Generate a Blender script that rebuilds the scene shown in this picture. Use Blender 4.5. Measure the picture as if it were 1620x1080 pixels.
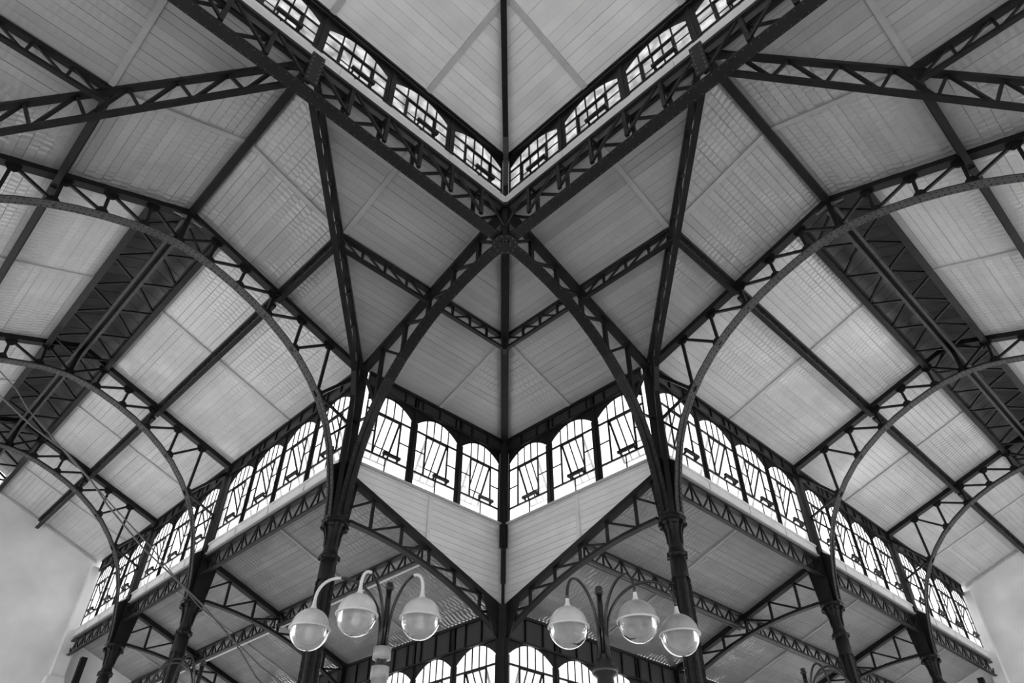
import bpy, math, random
from mathutils import Vector, Matrix
random.seed(7)
SC = bpy.context.scene
COL = SC.collection
for o in list(bpy.data.objects): bpy.data.objects.remove(o)

# ---------------------------------------------------------------- camera, sky, exposure
cam = bpy.data.cameras.new('camera'); camo = bpy.data.objects.new('camera', cam); COL.objects.link(camo)
cam.sensor_width = 36; cam.lens = 1121.54/1620*36; cam.clip_end = 300
RT = Vector((0.71539721, -0.698718, 0)); UP = Vector((-0.44816403, -0.45886223, 0.7671991)); FW = Vector((0.53605581, 0.54885209, 0.64140903))
cr, sr = math.cos(0.0038326), math.sin(0.0038326)
rx, uy = RT*cr+UP*sr, UP*cr-RT*sr
CAM = Vector((-7.21936836, -7.62588455, 1.6))
m = Matrix((( rx.x, uy.x, -FW.x, CAM.x), (rx.y, uy.y, -FW.y, CAM.y), (rx.z, uy.z, -FW.z, CAM.z), (0, 0, 0, 1)))
camo.matrix_world = m
SC.camera = camo
SC.view_settings.view_transform = 'Standard'; SC.view_settings.look = 'None'
SC.view_settings.gamma = 1; SC.view_settings.use_curve_mapping = False
SC.view_settings.exposure = 1.3
w = bpy.data.worlds.new('sky'); SC.world = w; w.use_nodes = True
bg = w.node_tree.nodes['Background']; bg.inputs[0].default_value = (1, 1, 1, 1); bg.inputs[1].default_value = 1.0
sun = bpy.data.lights.new('sun', 'SUN'); sun.energy = 4.0; sun.angle = 0.2
suno = bpy.data.objects.new('sun', sun); COL.objects.link(suno); suno.rotation_euler = Vector((.36, .36, -.86)).to_track_quat('-Z', 'Y').to_euler()

# ---------------------------------------------------------------- materials
def mat(name, v, rough=.5, spec=.5, noise=0, nscale=3, metal=0, rnd=0, tint=None):
    m = bpy.data.materials.new(name); m.use_nodes = True; nt = m.node_tree; b = nt.nodes['Principled BSDF']
    b.inputs['Base Color'].default_value = (v, v, v, 1); b.inputs['Roughness'].default_value = rough
    b.inputs['Specular IOR Level'].default_value = spec; b.inputs['Metallic'].default_value = metal
    if noise or rnd:
        g = nt.nodes.new('ShaderNodeNewGeometry'); n = nt.nodes.new('ShaderNodeTexNoise'); n.inputs['Scale'].default_value = nscale; n.inputs['Detail'].default_value = 6
        nt.links.new(g.outputs['Position'], n.inputs['Vector'])
        mr = nt.nodes.new('ShaderNodeMapRange'); mr.inputs['From Min'].default_value = .25; mr.inputs['From Max'].default_value = .75
        mr.inputs['To Min'].default_value = v*(1-noise); mr.inputs['To Max'].default_value = v*(1+noise)
        nt.links.new(n.outputs['Fac'], mr.inputs['Value']); out = mr.outputs['Result']
        if rnd:
            oi = nt.nodes.new('ShaderNodeObjectInfo'); m2 = nt.nodes.new('ShaderNodeMapRange')
            m2.inputs['To Min'].default_value = 1-rnd; m2.inputs['To Max'].default_value = 1+rnd
            nt.links.new(oi.outputs['Random'], m2.inputs['Value'])
            mu = nt.nodes.new('ShaderNodeMath'); mu.operation = 'MULTIPLY'
            nt.links.new(out, mu.inputs[0]); nt.links.new(m2.outputs['Result'], mu.inputs[1]); out = mu.outputs[0]
        nt.links.new(out, b.inputs['Base Color'])
    return m
M = {}
M['iron'] = mat('dark_painted_iron', .011, .42, .25, .35, 5)
M['iron_lightened'] = mat('lightened_iron', .06, .55, .4, .3, 6)  # lighter iron; carries floor light on the arch undersides in its colour
M['rivet'] = mat('rivet_iron', .006, .6, .2)
M['rivet_light'] = mat('bright_rivet', .16, .4)
M['panel'] = mat('dark_panel', .028, .4, .5, .2, 2)
M['white'] = mat('white_paint', .75, .5, .4, .08, 2)
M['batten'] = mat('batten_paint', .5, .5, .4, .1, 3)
M['batten_shaded'] = mat('shaded_batten_paint', .36, .5, .4, .1, 3)  # darker copy of batten, with shade put into its colour
M['plaster'] = mat('plaster', .78, .85, .2, .16, .7)
M['slab'] = mat('weathered_zinc_roofing', .6, .7, .3, .1, .8)
M['floor'] = mat('concrete_floor', .5, .6, .3, .12, .8)
M['cable'] = mat('cable_rubber', .12, .5)
M['lamp_iron'] = mat('lamp_iron', .015, .25, .6)
M['lamp_bare'] = mat('bare_metal', .75, .35, .6)
M['shade'] = mat('enamel_shade', .62, .18, .5, .12, 9)
M['shade_dull'] = mat('dull_shade', .38, .3, .5, .25, 9)
M['bulb'] = mat('bulb_glass', .85, .2)
# painted boards: planing ripples along each board
def board_mat(name, v, amp, rough):
    m = mat(name, v, rough, .8, .1, 1.2, rnd=.07); nt = m.node_tree; b = nt.nodes['Principled BSDF']
    uv = nt.nodes.new('ShaderNodeUVMap'); sp = nt.nodes.new('ShaderNodeSeparateXYZ'); nt.links.new(uv.outputs[0], sp.inputs[0])
    n = nt.nodes.new('ShaderNodeTexNoise'); n.inputs['Scale'].default_value = .9; n.inputs['Detail'].default_value = 3
    nt.links.new(uv.outputs[0], n.inputs['Vector'])
    ad = nt.nodes.new('ShaderNodeMath'); ad.operation = 'MULTIPLY_ADD'; nt.links.new(n.outputs['Fac'], ad.inputs[0]); ad.inputs[1].default_value = .35
    nt.links.new(sp.outputs[0], ad.inputs[2])
    mu = nt.nodes.new('ShaderNodeMath'); mu.operation = 'MULTIPLY'; nt.links.new(ad.outputs[0], mu.inputs[0]); mu.inputs[1].default_value = 2*math.pi/.14
    si = nt.nodes.new('ShaderNodeMath'); si.operation = 'SINE'; nt.links.new(mu.outputs[0], si.inputs[0])
    g = nt.nodes.new('ShaderNodeNewGeometry'); n2 = nt.nodes.new('ShaderNodeTexNoise'); n2.inputs['Scale'].default_value = .45
    nt.links.new(g.outputs['Position'], n2.inputs['Vector'])
    mr = nt.nodes.new('ShaderNodeMapRange'); mr.inputs['From Min'].default_value = .38; mr.inputs['From Max'].default_value = .62
    mr.inputs['To Min'].default_value = .15
    nt.links.new(n2.outputs['Fac'], mr.inputs['Value'])
    hm = nt.nodes.new('ShaderNodeMath'); hm.operation = 'MULTIPLY'; nt.links.new(si.outputs[0], hm.inputs[0]); nt.links.new(mr.outputs[0], hm.inputs[1])
    bp = nt.nodes.new('ShaderNodeBump'); bp.inputs['Strength'].default_value = 1; bp.inputs['Distance'].default_value = amp
    nt.links.new(hm.outputs[0], bp.inputs['Height']); nt.links.new(bp.outputs[0], b.inputs['Normal'])
    return m
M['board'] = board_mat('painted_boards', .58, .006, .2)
M['board_shaded'] = board_mat('shaded_crossing_boards', .34, .003, .36)  # darker copy of board: shade over the crossing is in the colour
M['board_shaded_mid'] = board_mat('shaded_hall_boards', .36, .006, .2)  # same boards, darkened in colour for the shade near the crossing
M['board_aisle'] = board_mat('shaded_aisle_boards', .28, .009, .13)  # darker colour stands in for part of the aisle's shade
M['board_lantern'] = board_mat('lit_lantern_boards', .8, .0015, .45)  # lighter copy: lantern window light is partly put into the colour
M['board_dark'] = mat('dark_vent_boards', .16, .5, .5, .3, 2, rnd=.2)  # darker boards lining the ridge vent
M['board_wall'] = mat('painted_wall_boards', .8, .5, .4, .08, 1.5, rnd=.04)
def glass_mat(name, tr, col, noise, ior=1.02):
    m = bpy.data.materials.new(name); m.use_nodes = True; nt = m.node_tree; nt.nodes.clear()
    out = nt.nodes.new('ShaderNodeOutputMaterial'); mx = nt.nodes.new('ShaderNodeMixShader'); mx.inputs[0].default_value = 1-tr
    t = nt.nodes.new('ShaderNodeBsdfTransparent'); t.inputs[0].default_value = (.98, .98, .98, 1)
    tl = nt.nodes.new('ShaderNodeBsdfTranslucent'); tl.inputs[0].default_value = (col, col, col, 1)
    nt.links.new(t.outputs[0], mx.inputs[1]); nt.links.new(tl.outputs[0], mx.inputs[2])
    g = nt.nodes.new('ShaderNodeBsdfGlossy'); g.inputs[0].default_value = (1, 1, 1, 1); g.inputs['Roughness'].default_value = .1
    fr = nt.nodes.new('ShaderNodeFresnel'); fr.inputs[0].default_value = ior
    m2 = nt.nodes.new('ShaderNodeMixShader'); nt.links.new(fr.outputs[0], m2.inputs[0]); nt.links.new(mx.outputs[0], m2.inputs[1]); nt.links.new(g.outputs[0], m2.inputs[2])
    if noise:
        ge = nt.nodes.new('ShaderNodeNewGeometry'); n = nt.nodes.new('ShaderNodeTexNoise'); n.inputs['Scale'].default_value = 3.5; n.inputs['Detail'].default_value = 8
        nt.links.new(ge.outputs['Position'], n.inputs['Vector'])
        mr = nt.nodes.new('ShaderNodeMapRange'); mr.inputs['From Min'].default_value = .3; mr.inputs['From Max'].default_value = .7
        mr.inputs['To Min'].default_value = max(0, 1-tr-noise); mr.inputs['To Max'].default_value = min(1, 1-tr+noise)
        nt.links.new(n.outputs['Fac'], mr.inputs['Value']); nt.links.new(mr.outputs[0], mx.inputs[0])
    nt.links.new(m2.outputs[0], out.inputs[0]); return m
M['glass'] = glass_mat('frosted_window_glass', .7, .8, .12)
M['glass_dirty'] = glass_mat('dirty_wired_glass', .22, .34, .3)
M['bowl'] = glass_mat('clear_bowl_glass', .52, .9, .15, 1.35)

# ---------------------------------------------------------------- mesh helpers
def link(name, me, material, parent=None, loc=None):
    o = bpy.data.objects.new(name, me); COL.objects.link(o)
    if material is not None and not me.materials: me.materials.append(material)
    if parent is not None: o.parent = parent
    if loc is not None: o.location = loc
    return o
class MB:
    def __init__(s): s.v = []; s.f = []; s.uv = None
    def bar(s, p, q, w, h, up=(0, 0, 1)):
        p, q = Vector(p), Vector(q); d = (q-p)
        if d.length < 1e-6: return s
        d.normalize(); u = Vector(up)
        if abs(d.dot(u)) > .98: u = Vector((1, 0, 0)) if abs(d.x) < .9 else Vector((0, 1, 0))
        a = d.cross(u).normalized(); b = a.cross(d).normalized(); n = len(s.v)
        for e in (p, q):
            for i, j in ((-1, -1), (1, -1), (1, 1), (-1, 1)): s.v.append(e+a*(i*w/2)+b*(j*h/2))
        for f in ((3, 2, 1, 0), (4, 5, 6, 7), (0, 1, 5, 4), (1, 2, 6, 5), (2, 3, 7, 6), (3, 0, 4, 7)): s.f.append([n+k for k in f])
        return s
    def box(s, a, b):
        n = len(s.v); (x0, y0, z0), (x1, y1, z1) = a, b
        for z in (z0, z1):
            for x, y in ((x0, y0), (x1, y0), (x1, y1), (x0, y1)): s.v.append(Vector((x, y, z)))
        for f in ((3, 2, 1, 0), (4, 5, 6, 7), (0, 1, 5, 4), (1, 2, 6, 5), (2, 3, 7, 6), (3, 0, 4, 7)): s.f.append([n+k for k in f])
        return s
    def prism(s, poly, d):                      # polygon (3D points) thickened by vector d
        n = len(s.v); k = len(poly); d = Vector(d)
        for p in poly: s.v.append(Vector(p))
        for p in poly: s.v.append(Vector(p)+d)
        s.f.append(list(range(n+k-1, n-1, -1))); s.f.append(list(range(n+k, n+2*k)))
        for i in range(k): s.f.append([n+i, n+(i+1) % k, n+k+(i+1) % k, n+k+i])
        return s
    def strip(s, pts, side, w, h, upd=(0, 0, 1)):  # swept flat bar through pts; side = width direction
        side = Vector(side).normalized(); n = len(s.v); P = [Vector(p) for p in pts]
        for i, p in enumerate(P):
            t = (P[min(i+1, len(P)-1)]-P[max(i-1, 0)]).normalized(); u = side.cross(t).normalized()
            for a, b in ((-1, -1), (1, -1), (1, 1), (-1, 1)): s.v.append(p+side*(a*w/2)+u*(b*h/2))
        for i in range(len(P)-1):
            for a in range(4):
                b = (a+1) % 4; s.f.append([n+4*i+a, n+4*i+b, n+4*i+4+b, n+4*i+4+a])
        s.f.append([n+3, n+2, n+1, n]); e = n+4*(len(P)-1); s.f.append([e, e+1, e+2, e+3])
        return s
    def tube(s, pts, r, k=8):
        P = [Vector(p) for p in pts]; n = len(s.v)
        for i, p in enumerate(P):
            t = (P[min(i+1, len(P)-1)]-P[max(i-1, 0)]).normalized()
            u = Vector((0, 0, 1)) if abs(t.z) < .9 else Vector((1, 0, 0)); a = t.cross(u).normalized()
            if i and a.dot(pa) < 0: a = -a
            if i: a = (pa - t*pa.dot(t)).normalized()
            pa = a; b = t.cross(a); rr = r[i] if isinstance(r, (list, tuple)) else r
            for j in range(k):
                c = 2*math.pi*j/k; s.v.append(p+(a*math.cos(c)+b*math.sin(c))*rr)
        for i in range(len(P)-1):
            for j in range(k): s.f.append([n+i*k+j, n+i*k+(j+1) % k, n+(i+1)*k+(j+1) % k, n+(i+1)*k+j])
        s.f.append([n+j for j in range(k)][::-1]); s.f.append([n+(len(P)-1)*k+j for j in range(k)])
        return s
    def lathe(s, c, prof, k=24, rot=0):
        c = Vector(c); n = len(s.v)
        for r, z in prof:
            for j in range(k):
                a = 2*math.pi*j/k+rot; s.v.append(c+Vector((r*math.cos(a), r*math.sin(a), z)))
        for i in range(len(prof)-1):
            for j in range(k): s.f.append([n+i*k+j, n+i*k+(j+1) % k, n+(i+1)*k+(j+1) % k, n+(i+1)*k+j])
        return s
    def disc(s, c, nrm, r, h, k=6):
        c = Vector(c); nv = Vector(nrm).normalized(); a = nv.orthogonal().normalized(); b = nv.cross(a); n = len(s.v)
        for q, rr in ((0, r), (h, r*.55)):
            for j in range(k):
                t = 2*math.pi*j/k; s.v.append(c+nv*q+(a*math.cos(t)+b*math.sin(t))*rr)
        for j in range(k): s.f.append([n+j, n+(j+1) % k, n+k+(j+1) % k, n+k+j])
        s.f.append([n+k+j for j in range(k)]); return s
    def build(s, name, material, parent=None, origin=None, smooth=False):
        off = Vector(origin) if origin is not None else Vector((0, 0, 0))
        me = bpy.data.meshes.new(name); me.from_pydata([tuple(v-off) for v in s.v], [], s.f)
        if smooth: me.polygons.foreach_set('use_smooth', [True]*len(me.polygons))
        return link(name, me, material, parent)
ORG = {}
def empty(name, loc, label=None, cat=None, group=None, kind=None, rot=0):
    o = bpy.data.objects.new(name, None); COL.objects.link(o); o.location = loc; o.rotation_euler = (0, 0, rot); o.empty_display_size = .2
    tag(o, label, cat, group, kind); ORG[o.name] = Vector(loc); return o
def tag(o, label=None, cat=None, group=None, kind=None):
    if label: o['label'] = label
    if cat: o['category'] = cat
    if group: o['group'] = group
    if kind: o['kind'] = kind
    return o
def copy_tree(o, parent=None):
    c = o.copy(); COL.objects.link(c); c.parent = parent
    for ch in list(o.children): copy_tree(ch, c)
    return c
def part(mb, name, material, root, smooth=False): return mb.build(name, material, root, ORG[root.name], smooth)

# ---------------------------------------------------------------- main levels (metres)
ZE, ZR = 12.546, 14.376            # eaves and ring level
SILL, CROWN = 9.98, 12.08          # clerestory windows
ZCAP = 8.42                        # top of the column capitals
ZA0, ZA1 = 9.68, 7.79              # aisle ceiling at the inner and the outer wall
WX = 5.0; WY = 5.177               # corner square
PF = .49
# a Side maps local (s across the hall, t along it) to the world; wall with windows stands at s = 0
class Side:
    def __init__(S, key, other, swap, w, sc, t0, ts, tend):
        S.key, S.other, S.swap, S.w, S.sc, S.t0, S.ts, S.tend = key, other, swap, w, sc, t0, ts, tend
    def P(S, s, t, z): return Vector((t, s, z)) if S.swap else Vector((s, t, z))
    def D(S, s, t, z=0): return S.P(s, t, z)
LEFT = Side('left', 'right', False, 5.074, WX, WY, [5.177, 11.968, 17.268], 22.379)
RIGHT = Side('right', 'left', True, 5.278, WY, WX, [5.0, 12.219, 18.794], 25.969)
SIDES = (LEFT, RIGHT)
ORD = ['nearest the crossing', 'second from the crossing', 'third from the crossing']

# arch soffit: height by distance d from the column line
AD = [.22, .24, .28, .37, .50, .69, .97, 1.31, 1.71, 2.16, 2.62, 3.11, 3.62, 4.15, 4.6, 5.07]
AZ = [8.42, 8.75, 9.08, 9.56, 10.08, 10.59, 11.09, 11.53, 11.94, 12.28, 12.57, 12.81, 13.01, 13.17, 13.27, 13.31]
def arch_z(d, W):
    d = d*5.07/W
    if d <= AD[0]: return AZ[0]
    for i in range(len(AD)-1):
        if d <= AD[i+1]: f = (d-AD[i])/(AD[i+1]-AD[i]); return AZ[i]*(1-f)+AZ[i+1]*f
    return AZ[-1]
def arch_pts(W): return [(d*W/5.07, z) for d, z in zip(AD, AZ)]

# ---------------------------------------------------------------- boarded ceilings
def clip(poly, f):
    out = []
    for i in range(len(poly)):
        a, b = poly[i], poly[(i+1) % len(poly)]; fa, fb = f(a), f(b)
        if fa >= 0: out.append(a)
        if (fa >= 0) != (fb >= 0):
            t = fa/(fa-fb); out.append((a[0]+(b[0]-a[0])*t, a[1]+(b[1]-a[1])*t))
    return out
NB = [0]
def boards(root, S, poly, zf, along, pitch=.165, thick=.03, gap=.007, mt='board', name='board'):
    # poly in (s,t); along = 's' or 't': direction the boards run
    k = 1 if along == 's' else 0
    lo = min(p[k] for p in poly); hi = max(p[k] for p in poly); n0 = math.floor(lo/pitch); i = n0
    while i*pitch < hi-1e-4:
        a, b = i*pitch+random.choice((.0008, .002, .0035, .0065)), (i+1)*pitch-random.choice((.0008, .0015, .003, .005)); i += 1
        q = clip(clip(poly, lambda p: p[k]-a), lambda p: b-p[k])
        if len(q) < 3: continue
        area = abs(sum(q[j][0]*q[(j+1) % len(q)][1]-q[(j+1) % len(q)][0]*q[j][1] for j in range(len(q)))/2)
        if area < .004: continue
        dz = random.uniform(-.003, .003); o0 = ORG[root.name]
        vb = [S.P(p[0], p[1], zf(*p)+dz)-o0 for p in q]; vt = [v+Vector((0, 0, thick)) for v in vb]
        m_ = len(q); me = bpy.data.meshes.new(name)
        fs = [list(range(m_))[::-1], list(range(m_, 2*m_))]+[[j, (j+1) % m_, m_+(j+1) % m_, m_+j] for j in range(m_)]
        me.from_pydata([tuple(v) for v in vb+vt], [], fs)
        uvl = me.uv_layers.new(name='UVMap'); off = random.random()*3; uvs = [((p[1-k]+off), p[k]+i*.37) for p in q]*2
        for l in me.loops: uvl.data[l.index].uv = uvs[l.vertex_index]
        link(name, me, M[mt], root); NB[0] += 1
def ceiling(S, poly, zf, along, label, battens=(), mt='board', pitch=.165, bat_w=.11):
    # battens: list of ((s,t),(s,t)) lines under the boards
    cs = sum(p[0] for p in poly)/len(poly); ct = sum(p[1] for p in poly)/len(poly)
    root = empty('ceiling', S.P(cs, ct, zf(cs, ct)), label, 'ceiling', None, 'structure')
    mb = MB().prism([S.P(p[0], p[1], zf(*p)+.034) for p in poly], (0, 0, .08)); part(mb, 'roof_deck', M['slab'], root)
    # split the boards at the battens
    pieces = [poly]
    for (a, b) in battens:
        nx, ny = -(b[1]-a[1]), b[0]-a[0]; new = []
        for pc in pieces:
            p1 = clip(pc, lambda p: (p[0]-a[0])*nx+(p[1]-a[1])*ny); p2 = clip(pc, lambda p: -((p[0]-a[0])*nx+(p[1]-a[1])*ny))
            new += [x for x in (p1, p2) if len(x) > 2]
        pieces = new
    for pc in pieces: boards(root, S, pc, zf, along, mt=mt, pitch=pitch)
    for (a, b) in battens:
        part(MB().bar(S.P(a[0], a[1], zf(*a)-.02), S.P(b[0], b[1], zf(*b)-.02), bat_w, .045), 'batten', M['batten' if mt in ('board', 'board_lantern') else 'batten_shaded'], root)
    return root

sl_c = {}
for S in SIDES:
    zc = lambda s, t, S=S: ZR-(ZR-ZE)*t/S.t0           # slope above the corner windows
    za = lambda s, t, S=S: ZE+(ZR-ZE)*(-s/S.w)         # hall slope above the side windows
    zb = lambda s, t, S=S: ZE+(ZR-ZE)*((s+2*S.w)/S.w)  # hall slope opposite
    S.zc, S.za, S.zb = zc, za, zb
    w, t0, sc = S.w, S.t0, S.sc; pt = PF*t0; nm = S.key; k = S.tend
    # crossing slopes
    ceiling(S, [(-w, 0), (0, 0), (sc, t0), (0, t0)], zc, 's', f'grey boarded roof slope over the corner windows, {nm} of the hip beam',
            [((-w/2, 0), (-w/2, t0/2)), ((sc/2, t0/2), (sc/2, t0))], mt='board_shaded')
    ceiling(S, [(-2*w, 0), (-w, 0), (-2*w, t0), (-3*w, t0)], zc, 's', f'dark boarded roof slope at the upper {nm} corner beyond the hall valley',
            [((-1.5*w, 0), (-1.5*w, t0/2))], mt='board_shaded')
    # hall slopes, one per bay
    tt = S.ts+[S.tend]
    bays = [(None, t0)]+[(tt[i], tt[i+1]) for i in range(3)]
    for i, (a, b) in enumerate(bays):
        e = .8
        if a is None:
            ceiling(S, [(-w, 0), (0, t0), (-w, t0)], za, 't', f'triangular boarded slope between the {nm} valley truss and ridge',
                    [((-w, pt), (-w/2, pt))], mt='board_shaded_mid')
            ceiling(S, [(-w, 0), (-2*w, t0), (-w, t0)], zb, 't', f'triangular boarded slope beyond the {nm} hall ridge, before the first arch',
                    [((-1.5*w, pt), (-w, pt))], mt='board_shaded_mid')
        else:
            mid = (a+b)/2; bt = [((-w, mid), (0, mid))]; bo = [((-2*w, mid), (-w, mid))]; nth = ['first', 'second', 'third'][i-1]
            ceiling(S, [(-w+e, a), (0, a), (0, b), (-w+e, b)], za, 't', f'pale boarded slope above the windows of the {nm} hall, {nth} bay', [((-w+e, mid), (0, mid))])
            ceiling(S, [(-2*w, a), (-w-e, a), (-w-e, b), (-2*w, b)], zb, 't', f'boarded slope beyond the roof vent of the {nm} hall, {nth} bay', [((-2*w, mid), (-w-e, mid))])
    # ridge vent: raised dark monitor along the ridge
    root = empty('roof_monitor', S.P(-w, (t0+k)/2, 14.3), f'dark raised vent housing along the ridge of the {nm} hall', 'roof vent', None, 'structure')
    e = .8; z0 = za(-w+e, 0); z1 = z0+.62
    for sg in (-1, 1):
        q = MB().box((0, 0, 0), (0, 0, 0)); q = MB().prism([S.P(-w+sg*e, t0, z0-.12), S.P(-w+sg*e, k, z0-.12), S.P(-w+sg*e, k, z1), S.P(-w+sg*e, t0, z1)], S.D(sg*.05, 0))
        part(q, 'side_panel', M['board_dark'], root)
        q = MB().prism([S.P(-w+sg*(e+.2), t0-.1, z1-.02), S.P(-w+sg*(e+.2), k, z1-.02), S.P(-w, k, z1+.35), S.P(-w, t0-.1, z1+.35)], (0, 0, .06))
        part(q, 'vent_roof', M['slab'], root)
        i = 0; t = t0
        while t < k-.05:
            part(MB().prism([S.P(-w+sg*(e+.03), t+.01, z1-.06), S.P(-w+sg*(e+.03), min(t+.42, k), z1-.06), S.P(-w, min(t+.42, k), z1+.31), S.P(-w, t+.01, z1+.31)], (0, 0, .025)), 'board', M['board_dark'], root); t += .43
    part(MB().prism([S.P(-w-e, t0-.03, z0), S.P(-w+e, t0-.03, z0), S.P(-w+e, t0-.03, z1), S.P(-w, t0-.03, z1+.35), S.P(-w-e, t0-.03, z1)], S.D(0, .04)), 'end_panel', M['board_dark'], root)

# ---------------------------------------------------------------- windows
def window_proto(name, W, H, lt, ht, sp, op, glass, lever=True, detail=True):
    # local x along the wall (centred), y outwards, z up from the sill
    root = empty(name, (0, 0, 0)); h = W/2; g = M[glass]; I = M['iron']
    cx = h*.52; mb_ = (lt+ht)/2+.02
    fr = MB()
    for x in (-h+.02, h-.02): fr.box((x-.018, -.015, 0), (x+.018, .015, sp))
    fr.box((-h, -.015, -.02), (h, .015, .025))
    fr.build('frame', I, root)
    # spandrel plate with the segmental arch cut out
    N = 12; top = H+.06
    arc = [(-h+2*h*i/N, sp+(H-sp)*(1-(abs(-1+2*i/N))**2.0)) for i in range(N+1)]
    sm = MB()
    for i in range(N):
        (xa, za_), (xb, zb_) = arc[i], arc[i+1]; sm.prism([(xa, -.012, za_), (xb, -.012, zb_), (xb, -.012, top), (xa, -.012, top)], (0, .024, 0))
    sm.build('arched_head', I, root)
    def az(x): return sp+(H-sp)*(1-(abs(x/h))**2.0)
    MB().bar((-h, 0, ht), (h, 0, ht), .04, .045).build('transom', I, root)
    MB().bar((-h, 0, lt), (h, 0, lt), .045, .04).build('transom', I, root)
    for x in (-cx, -cx/3, cx/3, cx): MB().bar((x, 0, ht), (x, 0, az(x)), .022, .03).build('muntin', I, root)
    for sg in (-1, 1):
        MB().bar((sg*cx, 0, lt), (sg*cx, 0, ht), .03, .045).build('muntin', I, root)
        MB().bar((sg*cx, 0, mb_), (sg*h, 0, mb_), .018, .03).build('muntin', I, root)
    MB().bar((.04, 0, .02), (.04, 0, lt), .018, .03).build('muntin', I, root)
    def pane(pts, par=root, y=.006): MB().prism([(x, y, z) for x, z in pts], (0, .006, 0)).build('pane', g, par)
    xs = [-h+.03, -cx, -cx/3, cx/3, cx, h-.03]; 
    for i in range(5):
        a, b = xs[i]+.008, xs[i+1]-.008; pane([(a, ht+.02), (b, ht+.02), (b, az(b)+.01), ((a+b)/2, az((a+b)/2)+.01), (a, az(a)+.01)])
    for sg in (-1, 1):
        a, b = sorted((sg*(cx+.02), sg*(h-.03))); pane([(a, lt+.02), (b, lt+.02), (b, mb_-.01), (a, mb_-.01)]); pane([(a, mb_+.01), (b, mb_+.01), (b, ht-.02), (a, ht-.02)])
    pane([(-h+.03, .02), (.03, .02), (.03, lt-.02), (-h+.03, lt-.02)]); pane([(.05, .02), (h-.03, .02), (h-.03, lt-.02), (.05, lt-.02)])
    # hopper sash hinged at the upper transom
    sh = ht-lt-.05; sa = bpy.data.objects.new('sash', None); 
    f = MB(); c2 = cx-.03
    for x in (-c2, c2): f.bar((x, 0, 0), (x, 0, -sh), .035, .05)
    f.bar((-c2, 0, 0), (c2, 0, 0), .03, .03).bar((-c2, 0, -sh), (c2, 0, -sh), .03, .03)
    sa = f.build('sash', I, root); sa.location = (0, .02, ht-.03); sa.rotation_euler = (op, 0, 0)
    zm = -sh*.68
    for x in (-c2/3, c2/3): MB().bar((x, 0, 0), (x, 0, -sh), .022, .032).build('muntin', I, sa)
    MB().bar((-c2, 0, zm), (c2, 0, zm), .018, .028).build('muntin', I, sa)
    xx = [-c2, -c2/3, c2/3, c2]
    for i in range(3):
        a, b = xx[i]+.01, xx[i+1]-.01; pane([(a, zm+.01), (b, zm+.01), (b, -.015), (a, -.015)], sa, 0); pane([(a, -sh+.015), (b, -sh+.015), (b, zm-.01), (a, zm-.01)], sa, 0)
    if lever:
        l = MB(); l.box((-.12, -.13, lt+.045), (.42, -.06, lt+.115)).box((-.08, -.08, lt), (-.05, -.02, lt+.06)).box((.36, -.08, lt), (.39, -.02, lt+.06))
        l.build('opener_box', I, root)
    return root
WP = {}
OPEN = math.radians(-24)
pr = window_proto('window_1', 1.5, CROWN-SILL, .40, 1.56, 1.77, -OPEN, 'glass')
pl = window_proto('window_2', 1.5, 15.98-14.65, .19, .87, 1.02, 0, 'glass_dirty')
WN = [0]
def place_window(proto, pos, width, outx, label, group, zs=1):
    WN[0] += 1
    if proto.get('label') is None: r = proto
    else: r = copy_tree(proto)
    r.name = f'window_{WN[0]}'
    for c in (r,): c.location = pos; c.rotation_euler = (0, 0, -math.pi/2 if outx else 0); c.scale = (width/1.5, 1, zs)
    tag(r, label, 'window', group, 'structure'); return r
pl.name = 'window_tmp'

def window_wall(S, along, a, b, n, fixed, zs, zsill, zcrown, ztop, post_lo, label_fn, proto, group, H0, rib=True, endposts=True, wname='wall', wlabel='', sill_band=None, ribpitch=.62, postw=.15, flip=False):
    # along 's' => wall at t=fixed, 't' => wall at s=fixed
    W_ = (lambda u, z: S.P(u, fixed, z)) if along == 's' else (lambda u, z: S.P(fixed, u, z))
    outd = S.D(0, 1) if along == 's' else S.D(1, 0)
    outx = outd.x > .5
    if flip: outd = -outd
    root = empty(wname, W_((a+b)/2, zsill), wlabel, 'wall', None, 'structure')
    pitch = (b-a)/n
    for i in range(n+1):
        if not endposts and i in (0, n): continue
        u = a+pitch*i
        q = MB().bar(W_(u, post_lo), W_(u, ztop), postw, .05, outd); q.bar(W_(u, post_lo)-outd*.03, W_(u, ztop)-outd*.03, postw*.35, .03, outd)
        part(q, 'post', M['iron'], root)
    # fascia above the arches
    part(MB().bar(W_(a, (zcrown+.05+ztop)/2), W_(b, (zcrown+.05+ztop)/2), .05, ztop-zcrown-.05), 'fascia_panel', M['panel'], root)
    part(MB().bar(W_(a, zcrown+.06)-outd*.05, W_(b, zcrown+.06)-outd*.05, .07, .05), 'fascia_rail', M['iron'], root)
    part(MB().bar(W_(a, ztop-.03)-outd*.05, W_(b, ztop-.03)-outd*.05, .09, .07), 'fascia_rail', M['iron'], root)
    m_ = max(1, round((b-a)/ribpitch))
    for i in range(m_+1):
        u = a+(b-a)*i/m_; part(MB().bar(W_(u, zcrown+.05)-outd*.04, W_(u, ztop)-outd*.04, .035, .06, outd), 'fascia_rib', M['iron'], root)
    sd = .12 if zsill < 14 else .05
    part(MB().bar(W_(a, zsill-.03)-outd*sd/3, W_(b, zsill-.03)-outd*sd/3, sd, .05), 'sill', M['white' if sill_band else 'batten'], root)
    for i in range(n):
        u = a+pitch*(i+.5); place_window(proto, W_(u, zsill), pitch-postw, outx, label_fn(i, n), group, zs).rotation_euler.z += (math.pi if flip else 0)
    return root

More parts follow.
